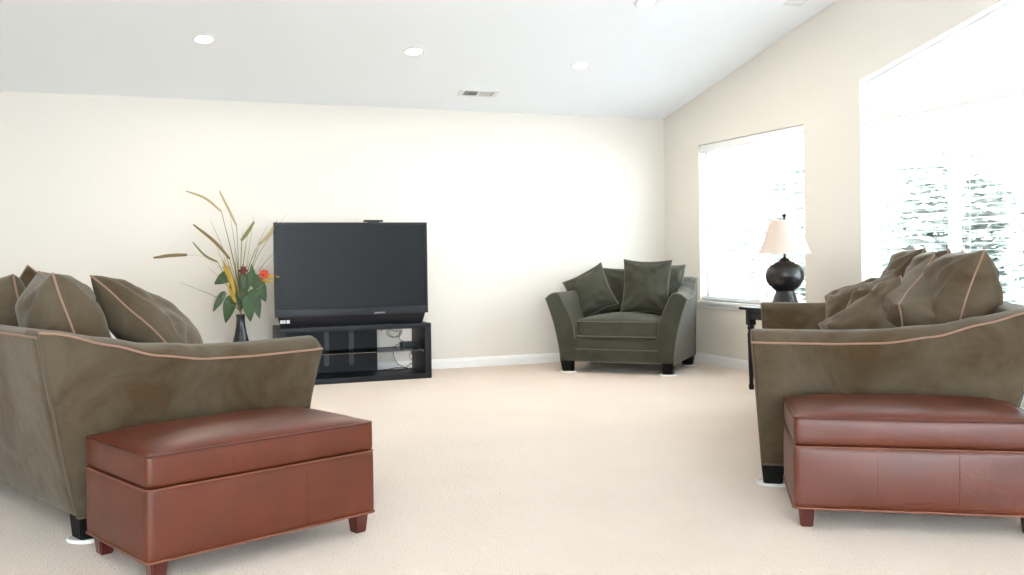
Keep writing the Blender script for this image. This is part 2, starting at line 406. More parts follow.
bush(9.2, 4.5, 2.4, 1.0, 4, 'green shrub seen through the wide blind at the right picture edge')

# ------------------------------------------------------------------ ceiling fixtures
CN = Matrix.Rotation(-math.atan(SL), 4, 'X')            # ceiling tilt: local -z faces down into the room
def ceil_matrix(x, y): return Matrix.Translation((x, y, ceil_z(y))) @ CN
def downlight(x, y, label):
    root = empty('recessed_downlight', (x, y, ceil_z(y)), 0, label, 'ceiling light', 'recessed downlights in the sloped ceiling'); root.matrix_world = ceil_matrix(x, y)
    lathe('trim_ring', M['trim'], root, [(.062, .0), (.062, -.004), (.07, -.008), (.088, -.006), (.092, 0)], 36)
    lathe('lens', M['led'], root, [(0, -.003), (.045, -.003), (.062, -.001)], 32)
    l = bpy.data.lights.new('downlight_lamp', 'AREA'); l.shape = 'DISK'; l.size = .11; l.energy = 9; l.color = (1, .9, .76)
    o = bpy.data.objects.new('downlight_lamp', l); COL.objects.link(o); o.parent = root; o.location = (0, 0, -.012)
downlight(.474, 7.54, 'leftmost recessed downlight, above the flower arrangement')
downlight(2.075, 7.52, 'recessed downlight in the middle of the row, above right of the television')
downlight(3.571, 7.585, 'recessed downlight of the far row nearest the armchair corner')
downlight(3.56, 6.40, 'recessed downlight cut by the top picture edge')
def register(x, y, ln, wd, rz, label):
    root = empty('ceiling_vent', (x, y, 0), 0, label, 'vent', 'white supply registers in the ceiling'); root.matrix_world = ceil_matrix(x, y) @ Matrix.Rotation(rz, 4, 'Z')
    bm = bmesh.new(); a, b_ = ln/2, wd/2; t = .022
    for q in ((-a, a, -b_, -b_+t), (-a, a, b_-t, b_), (-a, -a+t+.02, -b_+t, b_-t), (a-t-.02, a, -b_+t, b_-t), (-.008, .008, -b_+t, b_-t)): add_box(bm, q[0], q[1], q[2], q[3], -.008, 0)
    mesh_obj('frame', bm, M['register'], root, False)
    box('duct_shade', M['dark'], root, -a+.02, a-.02, -b_+.01, b_-.01, -.002, .0, smooth=False)  # flat dark sheet: the shade behind the louvres, put into its colour
    bm = bmesh.new()
    for side, tilt in ((-1, .35), (1, -.6)):
        k = int((a-.05)/.012)
        for i in range(k):
            xx = side*(.014+i*.012)
            bmesh.ops.create_cube(bm, size=1, matrix=Matrix.Translation((xx, 0, -.006)) @ Matrix.Rotation(tilt, 4, 'Y') @ Matrix.Diagonal((.0015, wd-2*t, .010, 1)))
    mesh_obj('louvres', bm, M['register'], root, False)
register(2.89, 8.315, .36, .15, 0, 'ceiling vent in the middle near the back wall')
register(4.735, 6.06, .36, .15, PI/2, 'ceiling vent at the top right beside the right wall')

# ------------------------------------------------------------------ upholstered seating
ARM_W = .145
PROFILE = [(-.05, .668), (.1, .666), (.3, .664), (.48, .670), (.65, .70), (.8, .755), (.95, .81), (1.1, .835), (1.25, .84)]
def seat(kind, W, Dp, loc, rz, label, cat, fab, pipe, feet, flare=.125, lean=.17, taper=0.):
    flare0 = flare
    root = empty(kind, loc, rz, label, cat, 'matching velvet seating' if kind == 'sofa' else None)
    z0, t, tt = .10, ARM_W, .15; k = Dp/(1.0 if W > 1.5 else 1.04)
    ztop = lambda y: interp(PROFILE, y/k)
    def outer(s, v=0): return -flare*(1-taper*v)*s**1.6
    def ring(v, sgn, inset=0):
        """closed cross-section at depth fraction v; returns points (outer bottom first)"""
        P = []; flare = flare0*(1-taper*v)
        ym = v*Dp; zt = ztop(ym); cf = 1.2-.95*max(0, min(1, (v-.55)/.4))
        def yy(z): s = (z-z0)/.7; return (-.045*s)*(1-v) + (Dp + lean*s)*v
        for i in range(9): s = i/8; P.append((outer(s, v), z0+(zt-z0)*s))
        P += [(-flare+.014, zt+.014*cf), (-flare+.05, zt+.036*cf), (-flare+.09, zt+.046*cf), (-flare+.125, zt+.040*cf), (-flare+tt, zt+.010*cf)]
        for i in range(1, 8):
            s = 1-i/8; z = .38+(zt+.010-.38)*s; P.append((t+(-flare+tt-t)*s**1.4, z))
        P += [(t, .30), (t, z0)]
        return [Vector((sgn*(-W/2+x), yy(z), z)) for x, z in P]
    n = 22
    for sgn in (1, -1):
        bm = bmesh.new(); R_ = [[bm.verts.new(p) for p in ring(i/n, sgn)] for i in range(n+1)]; m_ = len(R_[0])
        for A, B in zip(R_, R_[1:]):
            for j in range(m_): bm.faces.new([A[j], A[(j+1) % m_], B[(j+1) % m_], B[j]])
        bm.faces.new(R_[0]); bm.faces.new(R_[-1])
        arm = mesh_obj('armrest', bm, fab, root, angle=50)
        md = arm.modifiers.new('round', 'BEVEL'); md.width = .014; md.segments = 3; md.limit_method = 'ANGLE'; md.angle_limit = math.radians(50)
        # contrast piping: along the outer top edge, down both sides of the front panel, round the bottom, down the rear corner
        pb = bmesh.new(); rp = .0045
        top = [ring(i/40, sgn)[8] for i in range(41)]
        add_tube(pb, top, rp); mesh_obj('piping', pb, pipe, arm); pb = bmesh.new()
        fr = ring(0, sgn); ctr = sum(fr, Vector())/len(fr)
        fr = [p + Vector(((ctr.x-p.x), 0, (ctr.z-p.z))).normalized()*.005 + Vector((0, .0015, 0)) for p in fr]
        add_tube(pb, fr[0:22], .0035)
        add_tube(pb, [p + Vector((0, .002, 0)) for p in ring(1, sgn)[0:9]], rp)
        add_tube(pb, [ring(0, sgn)[0], ring(1, sgn)[0]], rp)
        mesh_obj('seam_piping', pb, M['pipe_c'] if pipe is M['pipe_c'] else M['pipe_d'], arm)
    # low back, as high as the arm's rear end
    zb = ztop(Dp)-.004
    def bk(p):
        s = max(0, (p.z-z0)/(zb-z0)); q = Vector(p); q.y += lean*s*(zb-z0)/.7
        q.x *= 1+(flare*(1-taper)*s**1.6-.012*s)/(W/2); return q
    soft_box('backrest', fab, root, -W/2+.012, W/2-.012, Dp-.13, Dp+.006, z0, zb, .028, 0, (24, 6, 12), fn=bk)
    pe = W/2+flare*(1-taper)-.01
    tube('back_piping', pipe, root, [(-pe+2*pe*i/12, Dp+.004+lean*(zb-z0-.01)/.7, zb-.014) for i in range(13)], .0045)
    # front rail with its two piped bands, deck
    soft_box('front_rail', fab, root, -W/2+t-.01, W/2-t+.01, .0, .10, z0, .305, .012, 0, (20, 4, 6))
    pb = bmesh.new()
    for z in (z0+.004, .215): add_tube(pb, [(-W/2+t, -.003, z), (W/2-t, -.003, z)], .0045)
    mesh_obj('piping', pb, pipe, root)
    box('seat_deck', fab, root, -W/2+t-.01, W/2-t+.01, .08, Dp-.05, z0+.005, .30, smooth=False)
    nc = 1 if W < 1.5 else 3; x0, x1 = -W/2+t+.002, W/2-t-.002; wd = (x1-x0)/nc
    for i in range(nc):
        a, b_ = x0+i*wd+.003, x0+(i+1)*wd-.003
        cu = soft_box('seat_cushion', fab, root, a, b_, -.004, Dp-.20, .302, .478, .035, .05, (18, 16, 8), .008)
        pb = bmesh.new()
        for z in (.332, .462):
            q = .012
            add_tube(pb, smooth_path([(a+q, Dp-.4, z), (a+.004, .2, z), (a+q, .019, z), (a+.05, -.0065, z), ((a+b_)/2, -.015, z), (b_-.05, -.0065, z), (b_-q, .019, z), (b_-.004, .2, z), (b_-q, Dp-.4, z)], 6), .0042)
        mesh_obj('piping', pb, pipe, cu)
    for (sx, y, zc) in feet:                   # tapered block feet; zc = height of the caster cup below
        bm = bmesh.new(); cx = sx*(W/2-.056); a, b_ = .052, .043
        v = [bm.verts.new((cx+q*a, y+p*a, z0+.004)) for q, p in ((-1, -1), (1, -1), (1, 1), (-1, 1))]
        w_ = [bm.verts.new((cx-sx*.006+q*b_, y+p*b_, zc)) for q, p in ((-1, -1), (1, -1), (1, 1), (-1, 1))]
        bm.faces.new(v); bm.faces.new(w_)
        for i in range(4): bm.faces.new([v[i], v[(i+1) % 4], w_[(i+1) % 4], w_[i]])
        bmesh.ops.bevel(bm, geom=list(bm.edges), offset=.004, segments=2, affect='EDGES')
        mesh_obj('leg', bm, M['foot'], root)
    return root
def cup(root, x, y, label):
    p = Matrix.Translation(root.location) @ Matrix.Rotation(root.rotation_euler.z, 4, 'Z') @ Vector((x, y, 0))
    o = lathe('caster_cup', M['cup'], None, [(0, 0), (.074, 0), (.077, .006), (.074, .014), (.068, .014), (.066, .008), (0, .008)], 40)
    o.location = p; tag(o, label, 'caster cup', 'white caster cups under the seating feet')
SOFA_W = 2.22; fx = SOFA_W/2-.06
rad = math.radians
sofaL = seat('sofa', SOFA_W, .985, (.205, 5.408, 0), rad(114.5), 'olive velvet sofa at the left, seen from behind its arm', 'sofa', M['velvet'], M['pipe'],
             [(-1, .925, .008), (-1, .06, 0), (1, .06, 0), (1, .925, 0)])
cup(sofaL, -fx, .925, 'white caster cup under the rear foot of the left sofa')
sofaR = seat('sofa', SOFA_W, .985, (3.294, 4.609, 0), rad(-126.5), 'olive velvet sofa at the right in front of the wide window', 'sofa', M['velvet'], M['pipe'],
             [(1, .05, .008), (1, .925, 0), (-1, .06, 0), (-1, .925, 0)])
cup(sofaR, fx, .05, 'white caster cup under the front foot of the right sofa')
CW = 1.04; cxf = CW/2-.06
chair = seat('armchair', CW, .88, (3.911, 7.656, 0), rad(-43.6), 'wide green grey velvet armchair in the far corner', 'armchair', M['velvet_g'], M['pipe_c'],
             [(-1, .04, .008), (1, .04, .008), (1, .82, .008), (-1, .82, 0)], flare=.125, lean=.0, taper=.8)
cup(chair, -cxf, .04, 'white caster cup under the front left foot of the armchair')
cup(chair, cxf, .04, 'white caster cup under the front right foot of the armchair')
cup(chair, cxf, .82, 'white caster cup under the rear foot of the armchair, by the right wall')

# ------------------------------------------------------------------ pillows
def pillow(host, centre, eu, ev, w_, h_, th, seed, fab, pipe, label, group, sag=0):
    """knife-edge pillow; eu / ev = edge directions in the host's frame; pinched corners, creases, piping as a part"""
    rnd = random.Random(seed); n = 34; so = Vector((rnd.uniform(0, 50), rnd.uniform(0, 50), rnd.uniform(0, 50)))
    eu = Vector(eu).normalized(); ev = Vector(ev); ev = (ev-eu*ev.dot(eu)).normalized(); en = eu.cross(ev)
    def P(u, v, side):
        x = w_/2*u*(1-.085*(1-v*v)*abs(u)**3); y = h_/2*v*(1-.085*(1-u*u)*abs(v)**3)
        f = max(0, (1-u**2)*(1-v**2)); z = th/2*f**.42
        cr = 0
        for cu_, cv in ((1, 1), (1, -1), (-1, 1), (-1, -1)):        # creases fanning out of the corners
            dx, dy = cu_-u, cv-v; d = math.hypot(dx, dy); an = math.atan2(dy, dx)
            cr += math.sin(an*11+seed+side)*math.exp(-((d-.55)/.35)**2)*.011
        cr += noise.noise(Vector((u*1.6, v*1.6, side*3.))+so)*.028 + noise.noise(Vector((u*4, v*4, side*3.))+so)*.009
        z = z + cr*min(1, f*3)
        z *= side
        wob = noise.noise(Vector((u*1.1, v*1.1, 0))+so)*.03
        return Vector((x, y + (sag*(-(1-u*u))*(v+1)*.5), z + wob))
    bm = bmesh.new(); V = {}
    for side in (1, -1):
        for i in range(n+1):
            for j in range(n+1):
                u = math.sin((i/n-.5)*PI); v = math.sin((j/n-.5)*PI)
                ed = i in (0, n) or j in (0, n); key = (i, j, 0 if ed else side)
                if key not in V: V[key] = bm.verts.new(P(u, v, 1 if ed else side))
    for side in (1, -1):
        for i in range(n):
            for j in range(n):
                bm.faces.new([V.get((a, b_, side)) or V[(a, b_, 0)] for a, b_ in ((i, j), (i+1, j), (i+1, j+1), (i, j+1))])
    o = mesh_obj('throw_pillow', bm, fab, None, angle=80)
    loop = [(math.sin((i/n-.5)*PI), -1) for i in range(n)] + [(1, math.sin((i/n-.5)*PI)) for i in range(n)] + \
           [(-math.sin((i/n-.5)*PI), 1) for i in range(n)] + [(-1, -math.sin((i/n-.5)*PI)) for i in range(n)]
    tube('piping', pipe, o, [P(u, v, 1) for u, v in loop], .0044, 7, True)
    ml = Matrix((eu, ev, en)).transposed().to_4x4(); ml.translation = Vector(centre)
    o.matrix_world = Matrix.Translation(host.location) @ Matrix.Rotation(host.rotation_euler.z, 4, 'Z') @ ml
    return tag(o, label, 'pillow', group)
def pil_corner(host, C_, e1, e2, w_, h_, *a, **k):
    """place by one corner and the two edge directions leaving it"""
    e1, e2 = Vector(e1).normalized(), Vector(e2); e2 = (e2-e1*e2.dot(e1)).normalized()
    return pillow(host, Vector(C_)+e1*w_/2+e2*h_/2, e1, e2, w_, h_, *a, **k)
GR, GL, GC = 'throw pillows on the right sofa', 'throw pillows on the left sofa', 'pillows on the armchair'
# right sofa (near arm is local +x)
pillow(sofaR, (.66, .88, .775), (1, 0, 0), (0, .26, .97), .58, .60, .34, 11, M['pil'], M['pipe'], 'fat upright pillow nearest the right picture edge, on the right sofa', GR)
pillow(sofaR, (.06, .84, .775), (1, .02, 0), (0, .26, .97), .56, .60, .28, 12, M['pil'], M['pipe'], 'upright pillow mostly hidden behind the big slumped pillow, right sofa', GR)
pillow(sofaR, (-.55, .80, .79), (1, -.05, 0), (0, .26, .97), .58, .60, .28, 13, M['pil'], M['pipe'], 'pale upright pillow at the back of the right sofa, its corner highest', GR)
pil_corner(sofaR, (.93, .60, .82), (-.40, .20, .20), (-.25, .10, -.60), .54, .44, .35, 14, M['pil'], M['pipe'], 'big wrinkled pillow slumped nearest the arm of the right sofa, piping facing us', GR)
pillow(sofaR, (.70, .53, .665), (.2, .8, .5), (-.6, -.15, .8), .46, .42, .24, 15, M['pil'], M['pipe'], 'creased pillow leaning just left of the big slumped pillow, right sofa', GR)
pil_corner(sofaR, (-.02, .58, .85), (-.42, .22, .12), (-.20, -.25, -.40), .50, .46, .18, 17, M['pil'], M['pipe'], 'crumpled pillow edge rising between the green pillow and the pale upright one, right sofa', GR)
pillow(sofaR, (-.66, .57, .71), (.25, .8, .25), (-.6, .35, .62), .48, .46, .20, 16, M['pil'], M['pipe'], 'smooth green pillow leaning on the far arm of the right sofa', GR)
# left sofa (near arm is local -x)
pil_corner(sofaL, (-.60, .72, 1.0), (-.35, -.25, -.35), (.35, -.3, -.15), .56, .50, .26, 21, M['pil'], M['pipe'], 'tilted pillow on the left sofa nearest the flowers, brown underside showing', GL)
pillow(sofaL, (-.66, .84, .735), (1, -.25, 0), (0, .26, .97), .58, .60, .33, 22, M['pil'], M['pipe'], 'fat upright pillow with a peaked corner above the left sofa back', GL)
pillow(sofaL, (-.06, .88, .735), (1, .05, 0), (0, .30, .95), .56, .58, .28, 23, M['pil'], M['pipe'], 'pillow at the left picture edge with piping crossing it, left sofa', GL)
pillow(sofaL, (.62, .50, .74), (-.1, .80, .45), (-.35, -.45, .80), .48, .48, .18, 24, M['pil'], M['pipe'], 'far pillow on the left sofa, only its dark corner showing above the others', GL)
# armchair
pillow(chair, (.0, .70, .70), (1, 0, 0), (0, .15, .98), .72, .46, .20, 31, M['velvet_g'], M['pipe_c'], 'low wide cushion against the armchair back between the two square pillows', GC)
pillow(chair, (-.37, .42, .70), (.87, .10, .42), (-.5, .25, .8), .42, .44, .18, 32, M['velvet_g'], M['pipe_c'], 'tilted square pillow on the left side of the armchair', GC)
pillow(chair, (.17, .42, .755), (1, .0, -.03), (.02, .22, .97), .45, .50, .17, 33, M['velvet_g'], M['pipe_c'], 'tall upright square pillow at the right of the armchair', GC)
pillow(chair, (.30, .60, .76), (.93, .3, -.08), (.05, .22, .97), .36, .42, .15, 34, M['velvet_g'], M['pipe_c'], 'small blue grey pillow peeping out behind the tall armchair pillow', GC)

# ------------------------------------------------------------------ storage ottomans
def ottoman(ln=.895, dp=.535):
    root = empty('storage_ottoman', (0, 0, 0)); h = ln/2
    body = soft_box('body', M['leather'], root, -h-.004, h+.004, -.004, dp+.004, .075, .320, .014, 0, (20, 12, 10), .010)
    lid = soft_box('lid', M['leather'], root, -h-.001, h+.001, -.003, dp+.003, .3205, .432, .014, 0, (24, 16, 8), .006)
    bm = bmesh.new()                       # crowned seat top inside the piping
    n = 20; V = [[None]*(n+1) for _ in range(n+1)]
    for i in range(n+1):
        for j in range(n+1):
            u = math.sin((i/n-.5)*PI); v = math.sin((j/n-.5)*PI)
            z = .424 + .040*((1-u**4)*(1-v**4))**.5 + noise.noise(Vector((u*2, v*2, 4)))*.004*(1-u*u)*(1-v*v)
            V[i][j] = bm.verts.new((u*(h-.006), dp/2+v*(dp/2-.004), z))
    for i in range(n):
        for j in range(n): bm.faces.new([V[i][j], V[i+1][j], V[i+1][j+1], V[i][j+1]])
    low = bmesh.ops.extrude_face_region(bm, geom=list(bm.faces))
    for v in [g for g in low['geom'] if isinstance(g, bmesh.types.BMVert)]: v.co.z = .40
    mesh_obj('seat_top', bm, M['leather'], root, angle=70)
    def loop(z, e, rr=.02):
        pts = []
        for cx, cy, a0 in ((h+e-rr, dp+e-rr, 0), (-h-e+rr, dp+e-rr, 90), (-h-e+rr, -e+rr, 180), (h+e-rr, -e+rr, 270)):
            for a in range(0, 91, 15): pts.append((cx+rr*math.cos(rad(a0+a)), cy+rr*math.sin(rad(a0+a)), z))
        return pts
    pb = bmesh.new(); add_tube(pb, loop(.426, .002), .0038, 7, True); mesh_obj('piping', pb, M['stitch'], lid)
    pb = bmesh.new(); add_tube(pb, loop(.079, .006), .004, 7, True); add_tube(pb, loop(.317, .005), .003, 7, True); mesh_obj('piping', pb, M['nail'], body)
    for x in (-.145, .145):                 # two stitched panel seams on each long side
        for s, y in ((-1, 0), (1, dp)):
            e = .0145*s
            tube('seam', M["leather"], body, smooth_path([(x, y+s*.004, .082), (x, y+e*.93, .14), (x, y+e*1.02, .20), (x, y+e*.93, .26), (x, y+s*.004, .315)], 4), .0011, 6)
            tube('seam', M['stitch'], lid, smooth_path([(x, y+s*.003, .328), (x, y+s*.0085, .375), (x, y+s*.003, .424)], 4), .0009, 6)
    for sx in (-1, 1):
        for y in (.045, dp-.045):
            bm = bmesh.new(); a, b_ = .031, .023; cx = sx*(h-.045)
            v = [bm.verts.new((cx+q*a, y+p*a, .082)) for q, p in ((-1, -1), (1, -1), (1, 1), (-1, 1))]
            w_ = [bm.verts.new((cx+q*b_, y+p*b_, 0)) for q, p in ((-1, -1), (1, -1), (1, 1), (-1, 1))]
            bm.faces.new(v); bm.faces.new(w_)
            for i in range(4): bm.faces.new([v[i], v[(i+1) % 4], w_[(i+1) % 4], w_[i]])
            bmesh.ops.bevel(bm, geom=list(bm.edges), offset=.004, segments=2, affect='EDGES')
            mesh_obj('leg', bm, M['cherry'], root)
    return root
ot1 = ottoman()
ot2 = copy_tree(ot1)
def place_ott(o, A, ang, label):
    a = rad(ang); o.location = (A[0]+math.cos(a)*.4475, A[1]+math.sin(a)*.4475, 0); o.rotation_euler = (0, 0, a)
    tag(o, label, 'ottoman', 'rust leather storage ottomans')
place_ott(ot1, (.012, 3.375), 22.6, 'rust brown leather storage ottoman against the left sofa arm')
place_ott(ot2, (2.352, 3.104), -32.6, 'rust brown leather storage ottoman against the right sofa arm')

# ------------------------------------------------------------------ television, stand and what is on it
SX0, SX1, SY0, SY1, SH = 1.07, 2.367, 8.146, 8.60, .482
st = empty('tv_stand', ((SX0+SX1)/2, SY0, 0), 0, 'low black television stand with a glass shelf and open back at the right', 'tv stand')
hw = (SX1-SX0)/2; sd = SY1-SY0
box('top_panel', M['stand'], st, -hw, hw, 0, sd, SH-.042, SH, bev=.003)
box('bottom_panel', M['stand'], st, -hw+.002, hw-.002, .004, sd, 0, .045, bev=.003)
for s in (-1, 1): box('side_panel', M['stand'], st, *sorted((s*hw, s*(hw-.055))), .002, sd, .002, SH-.043, bev=.003)
bp_ = box('back_panel', M['stand'], st, -hw+.055, .265, sd-.03, sd-.012, .045, SH-.042, smooth=False)
for xx in (-.190, .030):
    bm = bmesh.new(); prof = [(xx+.022*math.cos(rad(a)), .125+.022*math.sin(rad(a))) for a in range(180, 361, 20)] + [(xx+.022*math.cos(rad(a)), SH-.065+.01*math.sin(rad(a))) for a in range(0, 181, 20)]
    prism(bm, prof, 'y', sd-.036, sd-.028); mesh_obj('cable_cover', bm, M['slot'], bp_, False)
box('glass_shelf', M['shelfglass'], st, -hw+.056, hw-.056, .03, sd-.035, .243, .251, smooth=False)
for xx in (-hw+.06, hw-.06):
    for yy in (.06, sd-.08): box('shelf_pin', M['silver'], st, xx-.006, xx+.006, yy-.006, yy+.006, .233, .2425)

tv = empty('television', (1.700, 8.20, SH), 0, 'large rear projection television with a dark blank screen on the black stand', 'television')
TH0, TH1, hw2 = .088, .878, .657       # cabinet bottom / top above the stand
bm = bmesh.new()
# tapered cabinet behind the bezel
v = [bm.verts.new(p) for p in ((-hw2, .045, TH0), (hw2, .045, TH0), (hw2, .045, TH1), (-hw2, .045, TH1), (-hw2+.14, .33, TH0), (hw2-.14, .33, TH0), (hw2-.14, .33, TH1-.10), (-hw2+.14, .33, TH1-.10))]
for f in ((0, 1, 2, 3), (4, 5, 6, 7), (0, 1, 5, 4), (1, 2, 6, 5), (2, 3, 7, 6), (3, 0, 4, 7)): bm.faces.new([v[i] for i in f])
bmesh.ops.bevel(bm, geom=list(bm.edges), offset=.008, segments=2, affect='EDGES'); mesh_obj('cabinet', bm, M['bezel'], tv)
bm = bmesh.new(); bz = .017; bb = .060
for a in ((-hw2, hw2, TH1-bz, TH1), (-hw2, hw2, TH0, TH0+bb), (-hw2, -hw2+bz, TH0+bb, TH1-bz), (hw2-bz, hw2, TH0+bb, TH1-bz)): add_box(bm, a[0], a[1], 0, .05, a[2], a[3], bev=.002)
bez = mesh_obj('bezel', bm, M['bezel'], tv)
box('screen', M['screen'], tv, -hw2+bz-.002, hw2-bz+.002, .012, .04, TH0+bb-.002, TH1-bz+.002, smooth=False)
bm = bmesh.new()
v = [bm.verts.new(p) for p in ((-hw2+.045, .03, 0), (hw2-.045, .03, 0), (hw2-.02, .012, TH0+.003), (-hw2+.02, .012, TH0+.003), (-hw2+.10, .31, 0), (hw2-.10, .31, 0), (hw2-.10, .31, TH0), (-hw2+.10, .31, TH0))]
for f in ((0, 1, 2, 3), (4, 5, 6, 7), (0, 1, 5, 4), (1, 2, 6, 5), (2, 3, 7, 6), (3, 0, 4, 7)): bm.faces.new([v[i] for i in f])
bmesh.ops.bevel(bm, geom=list(bm.edges), offset=.004, segments=2, affect='EDGES'); bs = mesh_obj('base', bm, M['base'], tv)
text_mesh('logo', 'SAMSUNG', .021, M['silver'], bez, (.235-.0, -.001, TH0+.006), (PI/2, 0, 0)).location.x = .0 + .225
bm = bmesh.new()
for i, wd in enumerate((.022, .018, .026)): add_box(bm, -.615+i*.026, -.615+i*.026+wd, .0165, .0225, .036, .064)
stk = mesh_obj('sticker', bm, M['white'], bs, False); stk.location.y = -.0015

o = empty('sensor_bar', (1.90, 8.29, SH+TH1), 0, 'small flat black sensor box on top of the television', 'sensor box')
box('housing', M['black'], o, -.082, .082, -.03, .03, .006, .024, bev=.006)
box('foot', M['black'], o, -.05, .05, -.02, .02, -.014, .008, bev=.002)
o = empty('set_top_box', (2.235, 8.36, .251), 0, 'small black receiver box on the glass shelf of the stand', 'receiver')
box('housing', M['black'], o, -.085, .085, -.06, .07, .004, .056, bev=.008)
box('front_panel', M['bezel'], o, -.075, .075, -.0625, -.058, .012, .046, bev=.002)
bm = bmesh.new()
for xx in (-.07, .07):
    for yy in (-.045, .055): add_lathe(bm, [(0, 0), (.008, 0), (.008, .006), (0, .006)], 12, xx, yy)
mesh_obj('rubber_foot', bm, M['black'], o)
cy = 8.50
def cable(pts, label, r=.003): tag(tube('power_cable', M['black'], None, smooth_path(pts, 10), r, 6), label, 'cable', 'cables behind the stand')
ring_pts = [(2.10+.055*math.cos(a*.62)+.002*a, cy+.004*math.sin(a), .385+.045*math.sin(a*.62)) for a in range(0, 22)]
cable([(2.02, 8.55, .40), (2.05, cy, .425)] + ring_pts + [(2.17, cy, .33), (2.20, 8.45, .30)], 'black cable coiled in a loop high in the stand opening')
cable([(2.15, 8.435, .285), (2.13, cy+.02, .25), (2.125, cy+.04, .18), (2.15, 8.47, .10), (2.22, 8.42, .06), (2.10, 8.40, .053), (2.0, 8.44, .052)], 'black cable hanging left of the receiver to the bottom panel')
cable([(2.27, 8.435, .28), (2.30, 8.48, .23), (2.26, cy, .17), (2.29, cy, .13), (2.31, 8.48, .19), (2.27, 8.49, .22), (2.30, 8.5, .12), (2.22, 8.45, .07), (2.30, 8.40, .052)], 'black cable tangled below the receiver at the right')
cable([(2.0, 8.50, .052), (2.06, 8.46, .06), (2.14, 8.44, .075), (2.24, 8.46, .058), (2.28, 8.5, .053)], 'black cable lying along the bottom panel of the stand')

# ------------------------------------------------------------------ end table and lamp
et = empty('end_table', (4.655, 6.12, 0), 0, 'black end table with turned legs under the table lamp', 'table')
box('table_top', M['blackwood'], et, -.315, .315, -.31, .28, .618, .640, bev=.004)
bm = bmesh.new()
for a in ((-.275, .275, -.27, -.25), (-.275, .275, .22, .24), (-.275, -.255, -.25, .22), (.255, .275, -.25, .22)): add_box(bm, *a, .545, .617)
mesh_obj('apron', bm, M['blackwood'], et, False)
for sx in (-1, 1):
    for y in (-.245, .215):
        bm = bmesh.new(); x = sx*.25
        add_box(bm, x-.028, x+.028, y-.028, y+.028, .50, .616, bev=.002)
        add_lathe(bm, [(0, 0), (.016, 0), (.020, .012), (.022, .03), (.017, .045), (.0165, .06), (.021, .2), (.025, .36), (.027, .43), (.020, .455), (.026, .47), (.027, .485), (.022, .5)], 20, x, y)
        mesh_obj('leg', bm, M['blackwood'], et)
lp = empty('table_lamp', (4.587, 6.15, .640), 0, 'table lamp with a bulbous black base and cream shade by the window', 'lamp')
lathe('lamp_base', M['lamp'], lp, [(0, 0), (.112, 0), (.115, .012), (.112, .022), (.100, .035), (.092, .055), (.082, .085), (.072, .112), (.070, .124), (.085, .138), (.112, .160), (.134, .195), (.145, .235), (.143, .262), (.128, .298), (.100, .325), (.070, .342), (.045, .352), (.035, .360), (.031, .372), (0, .372)], 48)
lathe('neck', M['brass'], lp, [(0, .370), (.018, .370), (.016, .378), (.010, .384), (.009, .42), (.016, .424), (.018, .46), (.012, .47), (0, .47)], 20)
bm = bmesh.new(); add_tube(bm, smooth_path([(0, -.012, .44), (0, -.05, .50), (0, -.05, .60), (0, 0, .672), (0, .05, .60), (0, .05, .50), (0, .012, .44)], 8), .0022, 6)
mesh_obj('harp', bm, M['brass'], lp)
pr_ = [(.196, .408), (.178, .445), (.160, .490), (.140, .545), (.120, .605), (.105, .648), (.098, .664)]
lathe('lamp_shade', M['shade'], lp, pr_ + [(r-.003, z) for r, z in reversed(pr_)] + [pr_[0]], 48)
bm = bmesh.new(); add_lathe(bm, [(0, .664), (.012, .664), (.008, .672), (.006, .682), (.015, .692), (.017, .702), (.010, .712), (0, .716)], 20)
for a in range(3): add_tube(bm, [(0, 0, .666), (.097*math.cos(a*2.094), .097*math.sin(a*2.094), .660)], .0015, 5)
mesh_obj('finial', bm, M['brass'], lp)
lathe('light_bulb', M['cup'], lp, [(0, .47), (.013, .47), (.014, .49), (.030, .52), (.030, .545), (.015, .57), (0, .574)], 20)

# ------------------------------------------------------------------ vase and flower arrangement
VX, VY = .775, 8.30
va = lathe('floor_vase', M['vase'], None, [(0, 0), (.10, 0), (.108, .012), (.112, .05), (.115, .14), (.110, .23), (.088, .30), (.066, .38), (.048, .45), (.038, .51), (.033, .57), (.036, .595), (.039, .602), (.034, .600), (.029, .57), (.033, .50), (.055, .40), (.09, .25), (.09, .03), (0, .03)], 44, angle=60)
va.location = (VX, VY, 0); tag(va, 'tall slender black vase on the carpet left of the television', 'vase')
fa = empty('flower_arrangement', (VX, VY, .602), 0, 'dried grasses, green leaves and a red flower standing in the black vase', 'flower arrangement')
def px(dx, dz, dy=0): return Vector((dx/121, dy, dz/121))     # offsets read at about 121 px per metre at the vase's distance
def stem_to(p, bend=0, dy=0):
    p = Vector(p); q = p*.5 + Vector((bend, dy, .03)); return [(p.x*.02, 0, -.25), (p.x*.06, 0, 0), tuple(q), tuple(p)]
